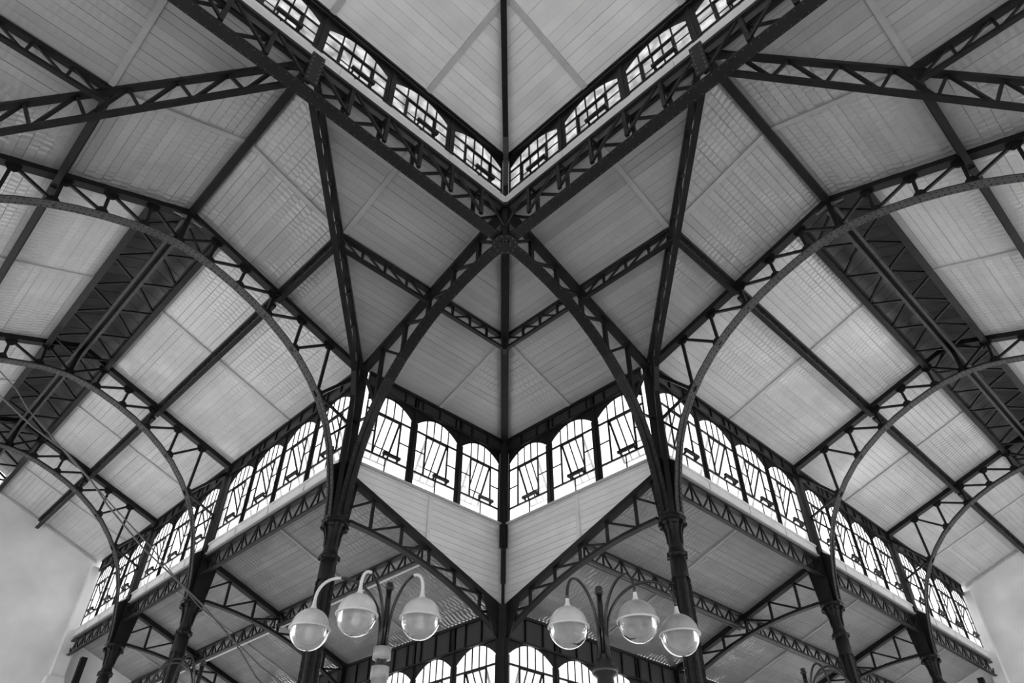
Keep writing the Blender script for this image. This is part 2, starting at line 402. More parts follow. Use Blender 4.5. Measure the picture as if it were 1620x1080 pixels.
NUM = ['first', 'second', 'third', 'fourth', 'fifth', 'sixth', 'seventh', 'eighth']
for S in SIDES:
    nm = S.key; sc, t0, w = S.sc, S.t0, S.w
    # corner clerestory: window wall over a boarded wedge
    r = window_wall(S, 's', .22, sc-.12, 3, t0, 1, SILL, CROWN, ZE, SILL-.01,
        lambda i, n: f'arched steel window with tilted sash, {NUM[2-i]} from the corner post on its {nm}', pr, 'corner clerestory windows', 0,
        wname='wall_corner_'+nm, wlabel=f'corner window wall with white boarded wedge, {nm} of the corner post', endposts=False)
    zt = lambda s: ZA0+(ZA1-ZA0)*s/sc
    zz = 7.8
    for (sa, sb) in ((.1, sc/2-.05), (sc/2+.05, sc-.1)):
        zz = 7.8
        while zz < SILL-.05:
            z0, z1 = zz+.004, min(zz+.161, SILL-.055)
            q = clip([(sa, z0), (sb, z0), (sb, z1), (sa, z1)], lambda p: p[1]-(zt(p[0])-.02)); zz += .165
            if len(q) < 3: continue
            part(MB().prism([S.P(p[0], t0+.02, p[1]) for p in q], S.D(0, .03)), 'board', M['board_wall'], r)
    part(MB().prism([S.P(.05, t0+.05, SILL-.05), S.P(sc, t0+.05, SILL-.05), S.P(sc, t0+.05, ZA1), S.P(.05, t0+.05, ZA0-.02)], S.D(0, .05)), 'backing', M['slab'], r)
    part(MB().bar(S.P(sc/2, t0, zt(sc/2)), S.P(sc/2, t0, SILL-.06), .1, .05, S.D(0, 1)), 'batten', M['white'], r)
    part(MB().bar(S.P(.1, t0+.01, SILL-.06), S.P(sc-.05, t0+.01, SILL-.06), .06, .05), 'trim', M['white'], r)
    # hall clerestory, three bays
    tt = S.ts+[S.tend]
    ns = [4, 3, 3] if nm == 'left' else [4, 4, 4]
    for i in range(3):
        a, b = tt[i], tt[i+1]; a2 = a+.16; b2 = b-(.16 if i < 2 else .3)
        nth = NUM[i]
        r = window_wall(S, 't', a2, b2, ns[i], 0, 1, SILL, CROWN, ZE, SILL-.05,
            lambda j, n, nth=nth: f'arched steel window, {NUM[j]} along the {nth} bay of the {nm} hall', pr, f'clerestory windows of the {nm} hall', 0,
            wname='wall_'+nm, wlabel=f'{nm} hall clerestory wall with pale band below, {nth} bay', endposts=False, sill_band=True)
        part(MB().bar(S.P(-.02, a+.1, 9.84), S.P(-.02, b-.05, 9.84), .06, .27), 'band_board', M['white'], r)
        part(MB().bar(S.P(-.05, a+.1, 9.69), S.P(-.05, b-.05, 9.69), .09, .035), 'band_trim', M['batten'], r)
        for u in (a+(b-a)*.25, a+(b-a)*.5, a+(b-a)*.75):
            part(MB().bar(S.P(-.055, u, 9.71), S.P(-.055, u, 9.97), .02, .02, S.D(1, 0)), 'band_joint', M['batten'], r)

# lantern clerestory over the crossing
LZ0, LZ1, LTOP = 14.65, 15.98, 16.17
for S in SIDES:
    nm = S.key; w = S.w
    window_wall(S, 's', -2*w, -.05, 6, 0, 1, LZ0, LZ1, LTOP+.02, LZ0-.04,
        lambda i, n: f'shallow arched lantern window, {NUM[5-i]} from the lantern corner on its {nm} side', pl, 'lantern windows', 0,
        wname='wall_lantern_'+nm, wlabel=f'lantern window wall with white band, {nm} of the lantern corner', endposts=False, ribpitch=1.69)
    r = empty('trim_1' if nm == 'left' else 'trim_2', S.P(-w, 0, 14.5), f'white band under the lantern windows, {nm} side', 'trim', None, 'structure')
    m_ = 3
    for i in range(4):
        a, b = -2*w+.55*w*i-.0, -2*w+.55*w*(i+1)
        b = min(b, -.04)
        part(MB().bar(S.P(a+.006, -.06, 14.47), S.P(b-.006, -.06, 14.47), .06, .29), 'board', M['white'], r)
    part(MB().bar(S.P(-2*w, -.03, 14.33), S.P(-.02, -.03, 14.33), .08, .02), 'angle_iron', M['iron'], r)
# lantern roof (pyramid boards)
LSL = .27
for S in SIDES:
    w, nm = S.w, S.key; ow = RIGHT.w if nm == 'left' else LEFT.w
    zl = lambda s, t: LTOP-LSL*t
    apex = min(w, ow)
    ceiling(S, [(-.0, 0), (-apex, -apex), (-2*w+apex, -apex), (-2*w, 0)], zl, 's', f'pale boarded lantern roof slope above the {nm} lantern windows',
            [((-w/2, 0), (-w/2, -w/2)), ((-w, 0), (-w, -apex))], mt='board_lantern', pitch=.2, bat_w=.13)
r = empty('lantern_hip_beam', (0, 0, 16), 'dark hip beam and corner post of the lantern roof', 'beam')
part(MB().bar((0.0, 0, 16.1), (-5.05, -5.05, 16.1+5.05*LSL), .13, .24), 'beam', M['iron'], r)
part(MB().tube([(-.02, -.02, 14.34), (-.02, -.02, 16.2)], .09, 10), 'corner_post', M['iron'], r)
q = MB().bar((-.12, -.12, 15.0), (-.12, -.12, 15.95), .12, .05, (1, 1, 0)).bar((-.12, -.12, 15.95), (-.5, -.5, 16.12), .12, .05)
part(q, 'corner_bracket', M['iron_lightened'], r)
q = MB()
for i in range(9):
    for g in (-.04, .04): q.disc((-.145+g*.7, -.145-g*.7, 15.05+.1*i), (-1, -1, 0), .014, .01)
tag(part(q, 'rivets', M['rivet_light'], r), kind='stuff')

# ---------------------------------------------------------------- ironwork
def gusset(S, s, t, z, plane, r=.17, asp=1.0):
    # thin octagonal plate; plane 's' lies in the s-z plane
    pts = []
    for i in range(8):
        a = math.pi/8+i*math.pi/4; u, v = r*math.cos(a), r*asp*math.sin(a)
        pts.append(S.P(s+u, t-.012, z+v) if plane == 's' else S.P(s-.012, t+u, z+v))
    return MB().prism(pts, S.D(0, .024) if plane == 's' else S.D(.024, 0))
def rivet_rows(S, pts3, side, off, mtl, root, step=.13, size=.017):
    mb = MB(); side = Vector(side)
    for i in range(len(pts3)-1):
        a, b = Vector(pts3[i]), Vector(pts3[i+1]); L = (b-a).length; n = max(1, round(L/step)); t = (b-a).normalized(); nr = side.cross(t)
        if nr.z > 0: nr = -nr
        if abs(nr.z) < .2: nr = nr if nr.dot(CAM-a) > 0 else -nr
        for j in range(n):
            for o in off: mb.disc(a+(b-a)*((j+.5)/n)+side*o+nr*.016, nr, size, .008)
    tag(part(mb, 'rivets', M[mtl], root), kind='stuff')

def hall_arch(S, i):
    t = S.ts[i]; w = S.w; nm = S.key
    root = empty('roof_arch', S.P(-w, t, 13.3), f'curved lattice roof arch spanning the {nm} hall, {ORD[i]}', 'arch', f'lattice arches of the {nm} hall')
    ap = arch_pts(w)
    prof = [(-d, z) for d, z in ap]+[(-(2*w-d), z) for d, z in reversed(ap[:-1])]
    pts = [S.P(s, t, z) for s, z in prof]
    part(MB().strip(pts, S.D(0, 1), .23, .03), 'flange', M['iron_lightened'], root)
    part(MB().strip([S.P(s, t, z+.055) for s, z in prof], S.D(0, 1), .03, .09), 'web', M['iron'], root)
    rivet_rows(S, pts, S.D(0, 1), (-.065, .065, ), 'rivet', root, step=.11)
    for sg in (0, 1):
        za = (S.za if sg == 0 else S.zb); X = (lambda d: -d) if sg == 0 else (lambda d: -2*w+d)
        part(MB().bar(S.P(X(.05), t, za(X(.05), 0)-.07), S.P(X(w), t, ZR-.07), .13, .14), 'rafter', M['iron'], root)
        part(MB().bar(S.P(X(.05), t, za(X(.05), 0)-.155), S.P(X(w), t, ZR-.155), .2, .02), 'rafter_plate', M['iron'], root)
        tops = [1.03, 1.86, 2.7, 3.52, 4.32, 5.07]; f = w/5.07
        for j, d0 in enumerate(tops):
            d = d0*f; zt_ = za(X(d), 0)-.14; zb_ = arch_z(d, w)+.05
            if j < 5:
                part(MB().bar(S.P(X(d-.03), t, zt_), S.P(X(d+.03), t, zb_), .07, .05, S.D(0, 1)), 'strut', M['iron'], root)
                d2 = tops[j+1]*f; part(MB().bar(S.P(X(d), t, zt_-.03), S.P(X(d2), t, arch_z(d2, w)+.1), .06, .05, S.D(0, 1)), 'diagonal', M['iron'], root)
                part(gusset(S, X(d), t, zt_-.04, 's', .15), 'gusset_plate', M['iron'], root)
            elif sg == 0: part(MB().bar(S.P(-w, t, ZR-.1), S.P(-w, t, zb_), .1, .1), 'king_post', M['iron'], root)
            part(gusset(S, X(d), t, zb_+.06, 's', .13), 'gusset_plate', M['iron'], root)
        z1 = arch_z(1.03*f, w)+.1
        part(MB().bar(S.P(X(1.0*f), t, z1), S.P(X(.1), t, 12.25), .08, .08), 'diagonal', M['iron'], root)
        part(MB().bar(S.P(X(.98*f), t, z1-.03), S.P(X(.1), t, 10.85), .06, .05), 'diagonal', M['iron'], root)
        part(MB().bar(S.P(X(.58*f), t, arch_z(.58*f, w)), S.P(X(.1), t, 10.85), .06, .05), 'diagonal', M['iron'], root)
        part(MB().prism([S.P(X(.1), t-.01, 9.85), S.P(X(.38*f), t-.01, 9.62), S.P(X(.22*f), t-.01, 8.44), S.P(X(.1), t-.01, 8.44)], S.D(0, .02)), 'web_plate', M['iron'], root)
for S in SIDES:
    for i in range(3): hall_arch(S, i)

def crossing_rib(S):
    # line t = 0: half arch from the opposite column (s = sc) to the hub P, then level ring girder
    w, sc, nm = S.w, S.sc, S.key; od = S.other
    root = empty('crossing_rib', S.P(0, 0, 13.3), f'heavy riveted rib rising from the {od} column through the hub to the upper {nm}', 'girder', 'crossing ribs')
    ap = arch_pts(sc)
    pts = [S.P(sc-d, 0, z-(.12*max(0, (d-3)/2))) for d, z in ap]
    ptsR = [S.P(0, 0, 13.2), S.P(-w, 0, 13.3), S.P(-2*w, 0, 13.3)]
    allp = pts+ptsR[1:]
    part(MB().strip(allp, S.D(0, 1), .27, .035), 'flange', M['iron'], root)
    part(MB().strip([p+Vector((0, 0, .08)) for p in allp], S.D(0, 1), .05, .14), 'web', M['iron'], root)
    rivet_rows(S, allp, S.D(0, 1), (-.1, .1), 'rivet_light', root, step=.16, size=.010)
    zo = lambda s: ZR-(ZR-ZE)*s/sc
    part(MB().bar(S.P(sc-.05, 0, zo(sc-.05)-.07), S.P(0, 0, ZR-.07), .16, .14), 'rafter', M['iron'], root)
    part(MB().bar(S.P(sc-.05, 0, zo(sc-.05)-.16), S.P(0, 0, ZR-.16), .2, .025), 'rafter_plate', M['iron'], root)
    zfl = lambda s: arch_z(sc-s, sc)-.12*max(0, (sc-s-3)/2)+.05
    N = 6; h = sc/N
    for k in range(1, N):
        s = sc-k*h
        part(MB().bar(S.P(s, 0, zo(s)-.15), S.P(s, 0, zfl(s)), .09, .09), 'strut', M['iron'], root)
        s2 = s-h
        if k < N: part(MB().bar(S.P(s, 0, zo(s)-.17), S.P(max(s2, .1), 0, zfl(max(s2, .1))+.03), .07, .06), 'diagonal', M['iron'], root)
    part(MB().bar(S.P(sc-.1, 0, 12.4), S.P(sc-h, 0, zfl(sc-h)+.1), .07, .05), 'diagonal', M['iron'], root)
    part(MB().bar(S.P(sc-.1, 0, 10.9), S.P(sc-h*.9, 0, zfl(sc-h*.9)), .06, .05), 'diagonal', M['iron'], root)
    part(MB().prism([S.P(sc-.1, -.02, 9.85), S.P(sc-.38, -.02, 9.6), S.P(sc-.22, -.02, 8.44), S.P(sc-.1, -.02, 8.44)], S.D(0, .04)), 'web_plate', M['iron'], root)
    # ring girder, two lattice faces
    for tf in (-.14, .14):
        part(MB().bar(S.P(0, tf, 14.17 if tf < 0 else 14.25), S.P(-2*w, tf, 14.17 if tf < 0 else 14.25), .08, .08), 'top_chord', M['iron'], root)
        for k in range(1, 12):
            s = -k*w/6
            if k != 6: part(MB().bar(S.P(s, tf, 14.17), S.P(s, tf, 13.34), .08, .06, S.D(0, 1)), 'strut', M['iron'], root)
        for k in range(0, 12):
            # diagonals fall towards the hub in the inner half, away in the outer half
            a, b = -k*w/6, -(k+1)*w/6
            lo, hi = (a, b) if (k < 6) == (tf < 0) else (b, a)
            if k >= 6: lo, hi = hi, lo
            part(MB().bar(S.P(lo, tf, 13.38), S.P(hi, tf, 14.2), .06, .045, S.D(0, 1)), 'diagonal', M['iron'], root)
    for k in range(1, 12):
        s = -k*w/6; part(MB().bar(S.P(s, -.14, 14.2), S.P(s, .14, 14.2), .05, .05), 'cross_tie', M['iron'], root)
    part(MB().bar(S.P(-w, -.2, 13.34), S.P(-w, -.2, 14.28), .26, .05, S.D(0, 1)), 'ridge_post', M['iron'], root)
    q = MB()
    for i in range(7):
        for g in (-.09, .09): q.disc(S.P(-w+g, -.226, 13.42+.14*i), S.D(0, -1), .016, .01)
    tag(part(q, 'rivets', M['rivet_light'], root), kind='stuff')
for S in SIDES: crossing_rib(S)
r = empty('hub_post', (0, 0, 13.1), 'riveted iron hub post where the crossing ribs meet', 'post')
part(MB().bar((0, 0, 13.1), (0, 0, 14.36), .2, .2, (1, 1, 0)).bar((-.12, -.12, 13.2), (-.12, -.12, 14.34), .05, .1, (1, -1, 0)), 'post', M['iron'], r)
c = .30
part(MB().prism([(c*math.cos(a), c*math.sin(a), 13.13) for a in [math.pi/8+i*math.pi/4 for i in range(8)]], (0, 0, .03)), 'hub_plate', M['iron'], r)
q = MB()
for i in range(12):
    a = i*math.pi/6; q.disc((.24*math.cos(a), .24*math.sin(a), 13.13), (0, 0, -1), .014, .01); q.disc((.12*math.cos(a), .12*math.sin(a), 13.13), (0, 0, -1), .014, .01)
tag(part(q, 'rivets', M['rivet_light'], r), kind='stuff')

def lattice(root, A, B, zt_off, depth, n, wtop=.12, thick=.04, zig=False, side=None, chord=.07, trans=None):
    # A,B top-chord ends (Vectors, at the ceiling); hanging lattice of given depth
    A, B = Vector(A), Vector(B); dn = Vector((0, 0, -depth))
    u = Vector((0, 0, -zt_off))
    part(MB().bar(A+u, B+u, wtop, chord), 'top_chord', M['iron'], root)
    part(MB().bar(A+dn, B+dn, wtop*.75, chord*.7), 'bottom_chord', M['iron'], root)
    for k in range(n):
        a = A.lerp(B, k/n); b = A.lerp(B, (k+1)/n)
        if zig:
            m_ = a.lerp(b, .5)
            part(MB().bar(a+u, m_+dn, thick, thick), 'diagonal', M['iron'], root); part(MB().bar(m_+dn, b+u, thick, thick), 'diagonal', M['iron'], root)
            if zig == 2: part(MB().bar(a+u, a+dn, thick, thick), 'strut', M['iron'], root)
        else:
            if k: part(MB().bar(a+u, a+dn, thick*1.3, thick*1.3), 'strut', M['iron'], root)
            part(MB().bar(b+u, a+dn, thick, thick), 'diagonal', M['iron'], root)

for S in SIDES:
    w, sc, t0, nm = S.w, S.sc, S.t0, S.key; pt = PF*t0; zm = ZR-(ZR-ZE)*PF
    # purlin over the corner, valley node -> rib -> hip
    for (sa, sb, lb, n) in ((-w*(1-PF), -.12, f'lattice purlin from the {nm} valley truss to the {nm} rib', 4), (.12, sc*PF-.08, f'lattice purlin from the {nm} rib to the hip beam', 4)):
        r = empty('purlin', S.P(sa, pt, zm), lb, 'purlin', 'lattice purlins'); A, B = S.P(sa, pt, zm-.0), S.P(sb, pt, zm-.0)
        if n == 4 and sa < 0: A, B = B, A
        lattice(r, A, B, .06, .42, n, wtop=.13, chord=.1)
    r = empty('purlin', S.P(-1.5*w, pt, zm), f'lattice purlin running off from the far {nm} valley truss', 'purlin', 'lattice purlins')
    lattice(r, S.P(-w*(1+PF), pt, zm), S.P(-w*(1+PF)-6, pt, zm), .06, .42, 9, wtop=.13, chord=.1)
    # hall purlins by bay
    for sp_, off, word in ((-w*(1-PF), 0, 'above the windows of'), (-w*(1+PF), 1, 'beyond the vent of')):
        tt = [pt]+S.ts+[S.tend]
        for i in range(4):
            a, b = tt[i]+.08, tt[i+1]-.08
            r = empty('purlin', S.P(sp_, a, zm), f'lattice purlin {word} the {nm} hall, {["before the first arch","first bay","second bay","third bay"][i]}', 'purlin', 'lattice purlins')
            lattice(r, S.P(sp_, a, zm), S.P(sp_, b, zm), .06, .36, max(3, round((b-a)/.62)), wtop=.16, chord=.1, zig=1)
    # valley trusses
    for (A, B, lb) in (((0, t0), (-w, 0), f'straight lattice valley truss from the {nm} column up to the ridge'), ((-2*w, t0), (-w, 0), f'lattice valley truss crossing the upper {nm} corner to the ridge')):
        r = empty('valley_truss', S.P(A[0], A[1], ZE), lb, 'truss', 'valley trusses')
        f = lambda q: S.P(A[0]+(B[0]-A[0])*q, A[1]+(B[1]-A[1])*q, 0)
        zt_ = lambda q: ZE+(ZR-ZE)*q-.07
        zl_ = (lambda q: ZE+(ZR-ZE)*q-.66) if A[0] == 0 else (lambda q: ZE+(ZR-ZE)*q-.70-.38*(1-q))
        T = lambda q: f(q)+Vector((0, 0, zt_(q))); Lw = lambda q: f(q)+Vector((0, 0, zl_(q)))
        side = (f(1)-f(0)).cross(Vector((0, 0, 1))).normalized()
        part(MB().bar(T(0.01), T(.97), .12, .1), 'top_chord', M['iron'], r)
        low = [f(.022)+Vector((0, 0, 8.44)), f(.028)+Vector((0, 0, 9.6)), f(.035)+Vector((0, 0, 10.7)), f(.055)+Vector((0, 0, 11.45)), f(.10)+Vector((0, 0, 11.95)), Lw(.17), Lw(.3), Lw(.6), Lw(.97)]
        part(MB().strip(low, side, .115, .07), 'bottom_chord', M['iron'], r)
        n = 7; q0 = .13; dq = (.97-q0)/n
        for k in range(n):
            a = q0+k*dq
            part(MB().bar(Lw(a) if k else low[4], T(a+dq/2), .06, .06), 'diagonal', M['iron'], r)
            part(MB().bar(T(a+dq/2), Lw(a+dq), .06, .06), 'diagonal', M['iron'], r)
        part(MB().bar(low[2], T(.07), .07, .07), 'diagonal', M['iron'], r)
    # ridge beam with braces inside the vent
    r = empty('ridge_beam', S.P(-w, t0, ZR), f'double ridge beam with zigzag braces along the {nm} hall', 'beam')
    part(MB().bar(S.P(-w, .1, ZR-.08), S.P(-w, t0, ZR-.08), .16, .16), 'beam', M['iron'], r)
    for o in (-.09, .09): part(MB().bar(S.P(-w+o, t0, ZR-.3), S.P(-w+o, S.tend, ZR-.3), .07, .14), 'beam', M['iron_lightened'], r)
    part(MB().bar(S.P(-w, t0, ZR-.1), S.P(-w, S.tend, ZR-.1), .16, .1), 'beam', M['iron'], r)
    for sg in (-1, 1):
        e = .8; ze_ = S.za(-w+e, 0)-.1
        part(MB().bar(S.P(-w+sg*(e-.02), t0, ze_), S.P(-w+sg*(e-.02), S.tend, ze_), .14, .22), 'edge_beam', M['iron'], r)
        t = t0+.1; bs = 1.38
        while t < S.tend-bs:
            part(MB().bar(S.P(-w+sg*e, t+bs*.55, ze_+.02), S.P(-w+sg*.1, t+.1, ZR-.28), .05, .05), 'brace', M['iron'], r)
            part(MB().bar(S.P(-w+sg*e, t+bs*.55, ze_+.02), S.P(-w+sg*.1, t+bs*.98, ZR-.28), .05, .05), 'brace', M['iron'], r); t += bs
# hip beam hub -> corner
r = empty('hip_beam', (2.5, 2.59, 13.4), 'dark hip beam from the hub down to the corner post', 'beam')
part(MB().bar((.05, .05, ZR-.1), (WX-.05, WY-.05, ZE-.08), .13, .16), 'beam', M['iron'], r)
part(MB().bar((.1, .1, ZR-.19), (WX-.05, WY-.05, ZE-.17), .2, .03), 'plate', M['iron'], r)
hx, hy_ = WX*PF, WY*PF; zm = ZR-(ZR-ZE)*PF
part(MB().bar((hx, hy_, zm-.05), (hx, hy_, zm-.5), .22, .1, (1, -1, 0)), 'node_plate', M['iron'], r)

# columns
def column(S, i, corner=False):
    t = S.ts[i]; nm = S.key; x = S.P(0, t, 0)
    lb = f'tall cast-iron column with scrolled capital in the {nm} hall, {ORD[i]}'
    root = empty('column', x, lb, 'column', 'cast-iron columns'); c = root; I = M['iron']
    # riveted post above the capital
    q = MB().bar(x+Vector((0, 0, 8.42)), x+Vector((0, 0, ZE-.05)), .2, .2, S.D(1, 0))
    for a in (-1, 1):
        for d in (S.D(1, 0), S.D(0, 1)): q.bar(x+d*(a*.11)+Vector((0, 0, 8.42)), x+d*(a*.11)+Vector((0, 0, ZE-.1)), .26 if False else .24, .025, d)
    part(q, 'upper_post', I, root)
    part(MB().prism([S.P(.1, t-.012, 9.75), S.P(.42, t-.012, 9.55), S.P(.3, t-.012, 8.44), S.P(.1, t-.012, 8.44)], S.D(0, .024)), 'aisle_plate', I, root)
    # capital: flared bell, octagonal abacus, corner scrolls
    cap = [(.15, 7.72), (.155, 8.0), (.17, 8.14), (.215, 8.26), (.235, 8.29), (.235, 8.32)]
    part(MB().lathe(x, cap, 12), 'capital_bell', I, root, True)
    part(MB().lathe(x, [(0, 8.32), (.27, 8.32), (.30, 8.35), (.30, 8.39), (.27, 8.42), (0, 8.42)], 8, math.pi/8), 'abacus', I, root)
    for k in range(8):
        a = k*math.pi/4; d = Vector((math.cos(a), math.sin(a), 0)); e = Vector((-d.y, d.x, 0)); p = x+d*.25+Vector((0, 0, 8.25))
        part(MB().tube([p-e*.045, p+e*.045], .055, 8), 'scroll', I, root)
        part(MB().strip([x+d*.15+Vector((0, 0, 7.82)), x+d*.17+Vector((0, 0, 8.05)), x+d*.22+Vector((0, 0, 8.22))], e, .035, .03), 'leaf', I, root)
    part(MB().lathe(x, [(.15, 7.52), (.2, 7.55), (.215, 7.59), (.2, 7.63), (.165, 7.66), (.155, 7.72)], 16), 'collar', I, root, True)
    for k in range(8):
        a = k*math.pi/4+.2; p = x+Vector((math.cos(a), math.sin(a), 0))*.2+Vector((0, 0, 7.58)); part(MB().tube([p-Vector((0, 0, .06)), p+Vector((0, 0, .04))], .025, 6), 'collar_knob', I, root)
    part(MB().lathe(x, [(.17, 7.1), (.175, 7.13), (.165, 7.5), (.15, 7.52)], 16), 'neck', I, root, True)
    # shaft: round core between riveted flanges
    part(MB().lathe(x, [(.13, .3), (.128, 7.12)], 16), 'shaft', I, root, True)
    q = MB()
    for k in range(4):
        a = math.pi/4+k*math.pi/2; d = Vector((math.cos(a), math.sin(a), 0)); p = x+d*.14
        q.bar(p+Vector((0, 0, .3)), p+Vector((0, 0, 7.1)), .035, .1, d)
    part(q, 'flange', I, root)
    q = MB()
    for k in range(4):
        a = math.pi/4+k*math.pi/2; d = Vector((math.cos(a), math.sin(a), 0)); e = Vector((-d.y, d.x, 0))
        for j in range(26):
            z = 7.0-.16*j
            for g in (-1, 1): q.disc(x+d*.17+e*(g*.018)+Vector((0, 0, z)), e*g, .016, .012)
    tag(part(q, 'rivets', M['iron_lightened'], root), kind='stuff')
    part(MB().lathe(x, [(.34, 0), (.34, .12), (.27, .2), (.27, .26), (.19, .34), (.13, .4)], 16), 'base', I, root, True)
for S in SIDES:
    for i in range(3): column(S, i)

# corner post and corner column
r = empty('corner_post', (4.9, 5.07, 0), 'dark corner post running down between the two boarded wedges', 'post')
cx_, cy_ = 4.9, 5.07
D1 = (1, 1, 0)
part(MB().bar((cx_, cy_, 9.3), (cx_, cy_, ZE-.1), .22, .1, D1).bar((cx_-.06, cy_-.06, 9.3), (cx_-.06, cy_-.06, ZE-.1), .07, .1, D1), 'upper_post', M['iron'], r)
part(MB().bar((4.93, 5.2, 9.95), (4.93, 5.2, ZE-.1), .2, .06, (0, 1, 0)).bar((5.02, 5.11, 9.95), (5.02, 5.11, ZE-.1), .2, .06, (1, 0, 0)), 'wall_post', M['iron'], r)
part(MB().bar((cx_, cy_, 8.35), (cx_, cy_, 9.3), .13, .1, D1), 'middle_post', M['iron'], r)
part(MB().tube([(cx_-.02, cy_-.02, 7.8), (cx_-.02, cy_-.02, 8.4)], .045, 8), 'down_pipe', M['iron'], r)
part(MB().bar((cx_, cy_, 0), (cx_, cy_, 7.8), .3, .3, D1).bar((cx_-.14, cy_-.14, 0), (cx_-.14, cy_-.14, 7.1), .12, .08, D1), 'lower_post', M['iron'], r)
q = MB().prism([(4.86, 4.40, 7.85), (4.86, 5.1, 7.75), (4.86, 5.1, 6.95), (4.86, 4.8, 7.0)], (.03, 0, 0)).prism([(4.2, 5.03, 7.9), (4.9, 5.03, 7.75), (4.9, 5.03, 6.95), (4.6, 5.03, 7.0)], (0, .03, 0))
part(q, 'corner_plate', M['iron'], r)

# ---------------------------------------------------------------- aisles
for S in SIDES:
    w, sc, t0, nm, te = S.w, S.sc, S.t0, S.key, S.tend
    zt = lambda s, t=0, sc=sc: ZA0+(ZA1-ZA0)*s/sc
    tt = S.ts+[te]
    for i in range(3):
        a, b = tt[i]+(.06 if i == 0 else 0), tt[i+1]
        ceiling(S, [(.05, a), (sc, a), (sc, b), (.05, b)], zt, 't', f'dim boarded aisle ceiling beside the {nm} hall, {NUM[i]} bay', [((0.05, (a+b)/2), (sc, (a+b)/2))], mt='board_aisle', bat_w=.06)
        # lattice girder under the clerestory
        r = empty('lattice_girder', S.P(0, a, 9.6), f'shallow lattice girder under the window band, {NUM[i]} bay of the {nm} hall', 'girder', 'girders under the clerestory')
        lattice(r, S.P(-.02, a+.15, 9.6), S.P(-.02, b-.12, 9.6), .03, .5, round((b-a)/.78), wtop=.14, chord=.06, zig=2, thick=.035)
        r = empty('lattice_girder', S.P(sc/2, a, 8.7), f'lattice girder under the middle of the aisle ceiling, {NUM[i]} bay of the {nm} hall', 'girder', 'aisle ceiling girders')
        lattice(r, S.P(sc/2, a+.1, zt(sc/2)), S.P(sc/2, b-.1, zt(sc/2)), .05, .4, round((b-a)/.7), wtop=.14, chord=.06, zig=2, thick=.035)
        part(MB().tube([S.P(sc/2+.12, a+.15, zt(sc/2)-.42), S.P(sc/2+.12, b-.15, zt(sc/2)-.42)], .022, 6), 'conduit', M['white' if nm == 'left' else 'iron_lightened'], r)
    for i in range(3):
        t = S.ts[i]
        r = empty('aisle_truss', S.P(0, t, 8.5), f'bowed lattice truss across the aisle of the {nm} hall, {ORD[i]}', 'truss', 'aisle trusses')
        part(MB().bar(S.P(.1, t-.02, zt(.1)-.08), S.P(sc-.1, t-.02, zt(sc-.1)-.08), .12, .13), 'top_chord', M['iron'], r)
        part(MB().bar(S.P(.1, t-.02, zt(.1)-.16), S.P(sc-.1, t-.02, zt(sc-.1)-.16), .2, .02), 'top_plate', M['iron'], r)
        zb_ = lambda s: 8.52+(7.0-8.52)*(s/sc)**1.7
        zb_ = lambda s, sc=sc: 8.50 - .16*(s/sc) - 1.30*(s/sc)**2.3
        pts = [S.P(s_, t-.02, zb_(s_)) for s_ in [.3+(sc-.4)*j/10 for j in range(11)]]
        part(MB().strip(pts, S.D(0, 1), .16, .07), 'bottom_chord', M['iron'], r)
        xs = [.87, 1.73, 2.57, 3.38, 4.2]
        for j, s_ in enumerate(xs):
            part(MB().bar(S.P(s_, t-.02, zt(s_)-.12), S.P(s_, t-.02, zb_(s_)), .06, .06, S.D(0, 1)), 'strut', M['iron'], r)
            p0 = xs[j-1] if j else .3
            part(MB().bar(S.P(p0, t-.02, zb_(p0)+(.03 if j else .35)), S.P(s_, t-.02, zt(s_)-.16), .05, .05, S.D(0, 1)), 'diagonal', M['iron'], r)
        part(MB().bar(S.P(xs[-1], t-.02, zb_(xs[-1])+.03), S.P(sc-.1, t-.02, zt(sc)-.16), .05, .05, S.D(0, 1)), 'diagonal', M['iron'], r)
        if i: part(MB().bar(S.P(sc-.06, t, 0), S.P(sc-.06, t, 7.8), .22, .22), 'wall_post', M['iron'], r)
    # outer wall of the aisle
    ns = [4, 3, 3] if nm == 'left' else [4, 4, 4]
    for i in range(3):
        a, b = tt[i], tt[i+1]; nth = NUM[i]
        r = window_wall(S, 't', a+.12, b-.1, ns[i], sc, 1, 4.98, 7.04, ZA1-.05, 4.9,
            lambda j, n, nth=nth: f'arched window of the outer aisle wall beside the {nm} hall, {NUM[j]} in the {nth} bay', pr, 'outer aisle windows', 0,
            wname='wall_aisle_'+nm, wlabel=f'outer aisle wall with ribbed fascia beside the {nm} hall, {nth} bay', endposts=False)
        part(MB().bar(S.P(sc, a+.1, .3), S.P(sc, b-.05, .3), .2, .6), 'wall_base', M['plaster'], r)
        part(MB().bar(S.P(sc, a+.1, 4.72), S.P(sc, b-.05, 4.72), .2, .36), 'lintel', M['panel'], r)
        for k in range(ns[i]+1):
            u = a+.12+(b-a-.22)*k/ns[i]; part(MB().bar(S.P(sc, u, .6), S.P(sc, u, 4.6), .15, .15), 'added_door_post', M['iron'], r)
            if k < ns[i]: part(MB().bar(S.P(sc+.03, u+(b-a-.22)/ns[i]/2, .6), S.P(sc+.03, u+(b-a-.22)/ns[i]/2, 4.6), .012, (b-a-.22)/ns[i]-.16, S.D(0, 1)), 'added_door_glass', M['glass'], r)  # unseen glazed doors added to bring daylight in at floor level
    # end wall with pilaster
    r = empty('wall_end_'+nm, S.P(-w, te+.15, 0), f'pale plaster end wall closing the {nm} hall', 'wall', None, 'structure')
